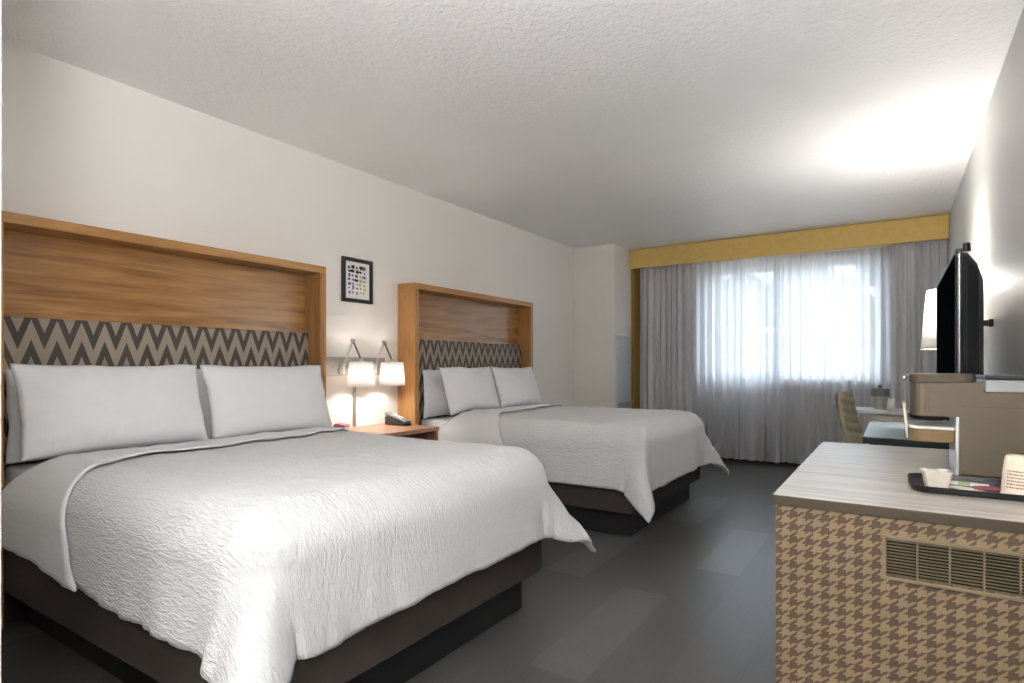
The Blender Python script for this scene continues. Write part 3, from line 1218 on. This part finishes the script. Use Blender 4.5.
def packet(name, x, y, z, rz, sx, sy, mat, label, cat='packet', rx=0, band=None):
    bm = bmesh.new()
    nx, ny = 8, 6
    top = [[bm.verts.new((sx * (i / nx - .5), sy * (j / ny - .5), .0006 + .0035 * (math.sin(PI * i / nx) * math.sin(PI * j / ny)) ** .6 if 0 < i < nx and 0 < j < ny else .0006))
            for j in range(ny + 1)] for i in range(nx + 1)]
    bot = [[bm.verts.new((sx * (i / nx - .5), sy * (j / ny - .5), 0)) for j in range(ny + 1)] for i in range(nx + 1)]
    for i in range(nx):
        for j in range(ny):
            f = bm.faces.new((top[i][j], top[i + 1][j], top[i + 1][j + 1], top[i][j + 1]))
            if band and band[0] <= i < band[1]:
                f.material_index = 1
            bm.faces.new((bot[i][j], bot[i][j + 1], bot[i + 1][j + 1], bot[i + 1][j]))
    for i in range(nx):
        bm.faces.new((top[i][0], bot[i][0], bot[i + 1][0], top[i + 1][0]))
        bm.faces.new((top[i][ny], top[i + 1][ny], bot[i + 1][ny], bot[i][ny]))
    for j in range(ny):
        bm.faces.new((top[0][j], top[0][j + 1], bot[0][j + 1], bot[0][j]))
        bm.faces.new((top[nx][j], bot[nx][j], bot[nx][j + 1], top[nx][j + 1]))
    o = new_obj(name, bm, [mat, band[2] if band else mat], loc=(x, y, z))
    o.rotation_euler = (rx, 0, rz)
    tag(o, label, cat)
    return o


packet('condiment_packet', .150, 1.80, TZ, R(20), .075, .030, 'paper', 'cream paper packet lying in the middle of the black tray', band=(6, 8, 'green_pack'))
packet('condiment_packet', .128, 1.838, TZ + .0, R(-10), .07, .028, 'cream', 'narrow beige packet lying behind the cream packet on the black tray')
packet('condiment_packet', .200, 1.868, TZ, R(8), .070, .050, 'plumred', 'dark red packet on the black tray beside the paper cup')
packet('condiment_packet', .150, 1.905, TZ, R(-6), .10, .050, 'paper', 'white packet with green mark at the back of the black tray', band=(3, 5, 'green_pack'))
bm = bmesh.new()
tube(bm, [(-.045, 0, .003), (.0, 0, .010), (.03, 0, .020)], [.003, .003, .0045], 8)
sp_ = new_obj('stirrer', bm, 'white', loc=(.115, 1.865, TZ + .0005), smooth=True)
sp_.rotation_euler = (0, 0, R(75))
tag(sp_, 'white plastic stirrer lying beside the cream caddy on the black tray', 'stirrer')

# upside-down paper cup with printed lines
cp = empty('paper_cup', (.249, 1.80, TZ))
tag(cp, 'upside-down cream paper cup with brown print at the right end of the tray', 'cup')
bm = bmesh.new()
lathe(bm, [(.0385, 0), (.040, .002), (.0385, .005), (.0360, .05), (.0315, .088), (.0285, .0935), (.020, .091)], (0, 0, 0), 40)
new_obj('cup_body', bm, 'foam', cp, smooth=True)
bm = bmesh.new()
rnd = random.Random(8)
for row in range(6):
    z = .060 - row * .0075
    rr = .0385 - (z - .005) * (.0025 / .045) + .0003 if z < .05 else .0360 + .0003 - (z - .05) * (.0045 / .038)
    a = R(215)
    while a < R(318):
        da = R(rnd.uniform(3, 9))
        pts = []
        for q in (a, a + da):
            for zz in (z - .0016, z + .0016):
                pts.append((rr * math.cos(q), rr * math.sin(q), zz))
        v_ = [bm.verts.new(p) for p in (pts[0], pts[2], pts[3], pts[1])]
        bm.faces.new(v_)
        a += da + R(rnd.uniform(1.5, 3))
new_obj('printed_lines', bm, 'print', cp)

# ------------------------------------------------------------------ low dresser behind the cabinet
dd = empty('dresser', (.14, 4.30, 0))
tag(dd, 'low dresser with glossy grey top and dark green edge under the television', 'dresser')


def dbx(name, a, b, mat, parent=dd, **kw):
    bm = bmesh.new()
    o2 = Vector((.14, 4.30, 0))
    box(bm, tuple(Vector(a) - o2), tuple(Vector(b) - o2))
    return new_obj(name, bm, mat, parent, **kw)


dbx('top_edge', (-.150, 3.77, .712), (XR - .002, 4.86, .746), 'green_black', bevel=.002)
dbx('top', (-.146, 3.774, .7465), (XR - .004, 4.856, .750), 'dresser_top')
dbx('carcass', (-.12, 3.79, .06), (XR - .004, 4.84, .711), 'green_black')
dbx('base', (-.09, 3.81, 0), (XR - .01, 4.82, .059), 'plinth')
for j in range(2):
    for k in range(3):
        yy = 3.80 + j * .52
        zz = .075 + k * .212
        d_ = dbx('drawer', (-.137, yy, zz), (-.1215, yy + .505, zz + .20), 'worktop', bevel=.002)
        bm = bmesh.new()
        hx, hy, hz = -.137 - .14, yy + .25 - 4.30, zz + .12
        tube(bm, [(hx, hy - .06, hz), (hx - .02, hy - .06, hz), (hx - .02, hy + .06, hz), (hx, hy + .06, hz)], .005)
        new_obj('handle', bm, 'chrome', d_)
# ------------------------------------------------------------------ television
tv = empty('television', (.32, 3.50, 1.24))
tag(tv, 'black flat television seen edge-on, bracketed to the right wall', 'television')
TW = .615
TH = .362
bm = bmesh.new()
box(bm, (-.120, -TW, -TH), (-.098, TW, TH))
new_obj('bezel', bm, 'tvblack', tv, bevel=.005)
bm = bmesh.new()
box(bm, (-.1225, -TW + .02, -TH + .02), (-.1205, TW - .02, TH - .02))
new_obj('screen', bm, 'screen', tv)
bm = bmesh.new()
# bulging rear shell
ringsz = []
for (x, sy, sz) in ((-.0975, .985, .985), (-.08, .975, .975), (-.045, .93, .86), (-.025, .86, .72), (-.018, .70, .55)):
    pts = rounded([(-TW * sy, -TH * sz, .05), (TW * sy, -TH * sz, .05), (TW * sy, TH * sz, .05), (-TW * sy, TH * sz, .05)], 4)
    ringsz.append([bm.verts.new((x, p[0], p[1])) for p in pts])
for k in range(len(ringsz) - 1):
    for i in range(len(ringsz[0])):
        j = (i + 1) % len(ringsz[0])
        bm.faces.new((ringsz[k][i], ringsz[k][j], ringsz[k + 1][j], ringsz[k + 1][i]))
bm.faces.new(ringsz[0][::-1])
bm.faces.new(ringsz[-1])
new_obj('rear_shell', bm, 'tvblack', tv)
bm = bmesh.new()
box(bm, (-.0175, .30, .06), (-.005, .56, .20))
box(bm, (-.005, .50, .115), (.0978, .53, .145))
box(bm, (.098, .495, .110), (.118, .55, .150))
new_obj('wall_mount', bm, 'black', tv, bevel=.003)
bm = bmesh.new()
box(bm, (-.1105, -TW - .0045, -TH + .02), (-.1075, -TW - .0005, TH - .02))
new_obj('silver_edge', bm, 'silver', tv)
bm = bmesh.new()
tube(bm, [(-.078, -.52, .0), (-.078, -.52, .034)], [.014, .012], 12)
for v in bm.verts:
    v.co.z += TH + .001
new_obj('sensor', bm, 'black', tv, smooth=False, bevel=.003)
# ------------------------------------------------------------------ table lamp on the dresser
tl_ = empty('table_lamp', (.275, 4.62, .751))
tag(tl_, 'table lamp with white tapered shade standing behind the television', 'lamp')
bm = bmesh.new()
lathe(bm, [(.075, 0), (.075, .012), (.02, .02), (.012, .05), (.028, .14), (.034, .22), (.022, .32), (.010, .37), (.010, .62)], (0, 0, 0), 28)
new_obj('base', bm, 'chrome', tl_, smooth=True)
bm = bmesh.new()
lathe(bm, [(.135, .505), (.105, .875)], (0, 0, 0), 48, False, False)
o = new_obj('lamp_shade', bm, 'shade', tl_, smooth=True)
so = o.modifiers.new('t', 'SOLIDIFY')
so.thickness = .002
bm = bmesh.new()
lathe(bm, [(.1365, .497), (.1365, .505), (.134, .505), (.134, .497)], (0, 0, 0), 48, False, False)
new_obj('shade_trim', bm, 'cream', tl_)
add_light('table_lamp_light', 'POINT', (.275, 4.62, 1.57), 44, (1, .95, .88), .10)

# ------------------------------------------------------------------ work desk by the window
dk_ = empty('desk', (.05, 6.33, 0))
tag(dk_, 'slim pale grey work desk on metal legs in front of the right curtain', 'desk')
bm = bmesh.new()
box(bm, (-.36, -.25, .715), (.386, .25, .745))
new_obj('top', bm, 'desk_top', dk_, bevel=.003)
for x in (-.25, -.15, .02, .35):
    for y in (-.22, .22):
        if x == -.15:
            continue
        bm = bmesh.new()
        box(bm, (x - .014, y - .014, 0), (x + .014, y + .014, .714))
        new_obj('leg', bm, 'plate', dk_)
bm = bmesh.new()
box(bm, (-.236, -.232, .655), (.336, -.208, .700))
new_obj('apron', bm, 'plate', dk_)
# ice bucket and cup
ib = empty('ice_bucket', (-.115, 6.30, .746))
tag(ib, 'silver ice bucket with black lid knob on the desk by the curtain', 'bucket')
bm = bmesh.new()
lathe(bm, [(.048, 0), (.052, .10), (.056, .120)], (0, 0, 0), 32)
new_obj('bucket_body', bm, 'chrome', ib, smooth=False)
bm = bmesh.new()
lathe(bm, [(.070, .121), (.072, .125), (.072, .185), (.068, .192)], (0, 0, 0), 32)
ldk = new_obj('lid', bm, 'greybtn', ib, smooth=False)
bm = bmesh.new()
bmesh.ops.create_uvsphere(bm, u_segments=16, v_segments=10, radius=.014, matrix=Matrix.Translation((0, 0, .206)))
new_obj('knob', bm, 'black', ldk, smooth=True)
pc = tag(new_obj('paper_cup', (lambda b: (lathe(b, [(.036, 0), (.027, .10), (.024, .104)], (0, 0, 0), 28), b)[1])(bmesh.new()), 'white', loc=(-.028, 6.24, .746), smooth=True),
         'upside-down white cup on the desk beside the ice bucket', 'cup')

# ------------------------------------------------------------------ chair
ch = empty('chair', (-.09, 5.42, 0), R(-10))
tag(ch, 'olive tan leather chair with channelled backrest between dresser and curtains', 'chair')
bm = bmesh.new()
soft_box(bm, (-.20, -.24, .40), (.25, .24, .49), .035, 4)
new_obj('seat', bm, 'leather', ch, smooth=True)
bm = bmesh.new()
# backrest: leaning, channelled
nu, nv = 24, 48
F = []
for side in (1, -1):
    g = []
    for j in range(nv + 1):
        t = j / nv
        z = .47 + t * .47
        xb = -.17 - .115 * t - .02 * math.sin(PI * t)
        row = []
        for i in range(nu + 1):
            u = 2 * i / nu - 1
            hw_ = .235 * (1 - .10 * t ** 4)
            e = (1 - abs(u) ** 4) ** .5 * (1 - abs(2 * t - 1) ** 8) ** .5
            chn = .014 * abs(math.sin(PI * 6.5 * (t + .06 * u)))
            th = (.022 + (chn if side == 1 else chn * .7)) * e
            row.append(bm.verts.new((xb + side * th + .03 * u * u, u * hw_, z)))
        g.append(row)
    F.append(g)
    for j in range(nv):
        for i in range(nu):
            q = (g[j][i], g[j][i + 1], g[j + 1][i + 1], g[j + 1][i])
            bm.faces.new(q if side == 1 else q[::-1])
bmesh.ops.remove_doubles(bm, verts=bm.verts, dist=.0005)
new_obj('backrest', bm, 'leather', ch, smooth=True)
for x in (-.18, .22):
    for y in (-.21, .21):
        bm = bmesh.new()
        tube(bm, [(x, y, .405), (x * 1.08, y * 1.05, 0.006)], [.016, .011], 12)
        new_obj('leg', bm, 'plate', ch, smooth=True)

# ------------------------------------------------------------------ added ceiling fixture for the fill downlight (unseen, behind the camera)
cl = empty('added_ceiling_lamp', (-.70, -1.30, CZ - .001))
tag(cl, 'added round flush ceiling fill lamp, unseen behind the camera', 'ceiling lamp')
bm = bmesh.new()
lathe(bm, [(.20, 0), (.20, -.03), (.19, -.035)], (0, 0, 0), 40)
new_obj('added_lamp_base', bm, 'white', cl)

# added stand for the ceiling-bounce fill uplight (unseen, behind the camera)
to = empty('added_floor_lamp', (.20, -.34, -.44))
tag(to, 'added uplight on a stand, bouncing fill light off the ceiling, unseen behind the camera', 'floor lamp')
bm = bmesh.new()
lathe(bm, [(.14, .44), (.14, .46), (.03, .475)], (0, 0, 0), 32)
new_obj('base', bm, 'chrome', to)
bm = bmesh.new()
lathe(bm, [(.012, .476), (.012, 1.62)], (0, 0, 0), 16)
new_obj('pole', bm, 'chrome', to)
bm = bmesh.new()
lathe(bm, [(.03, 1.621), (.15, 1.66), (.22, 1.74), (.225, 1.74), (.15, 1.65), (.02, 1.61)], (0, 0, 0), 40, False, True)
new_obj('bowl', bm, 'white', to, smooth=True)
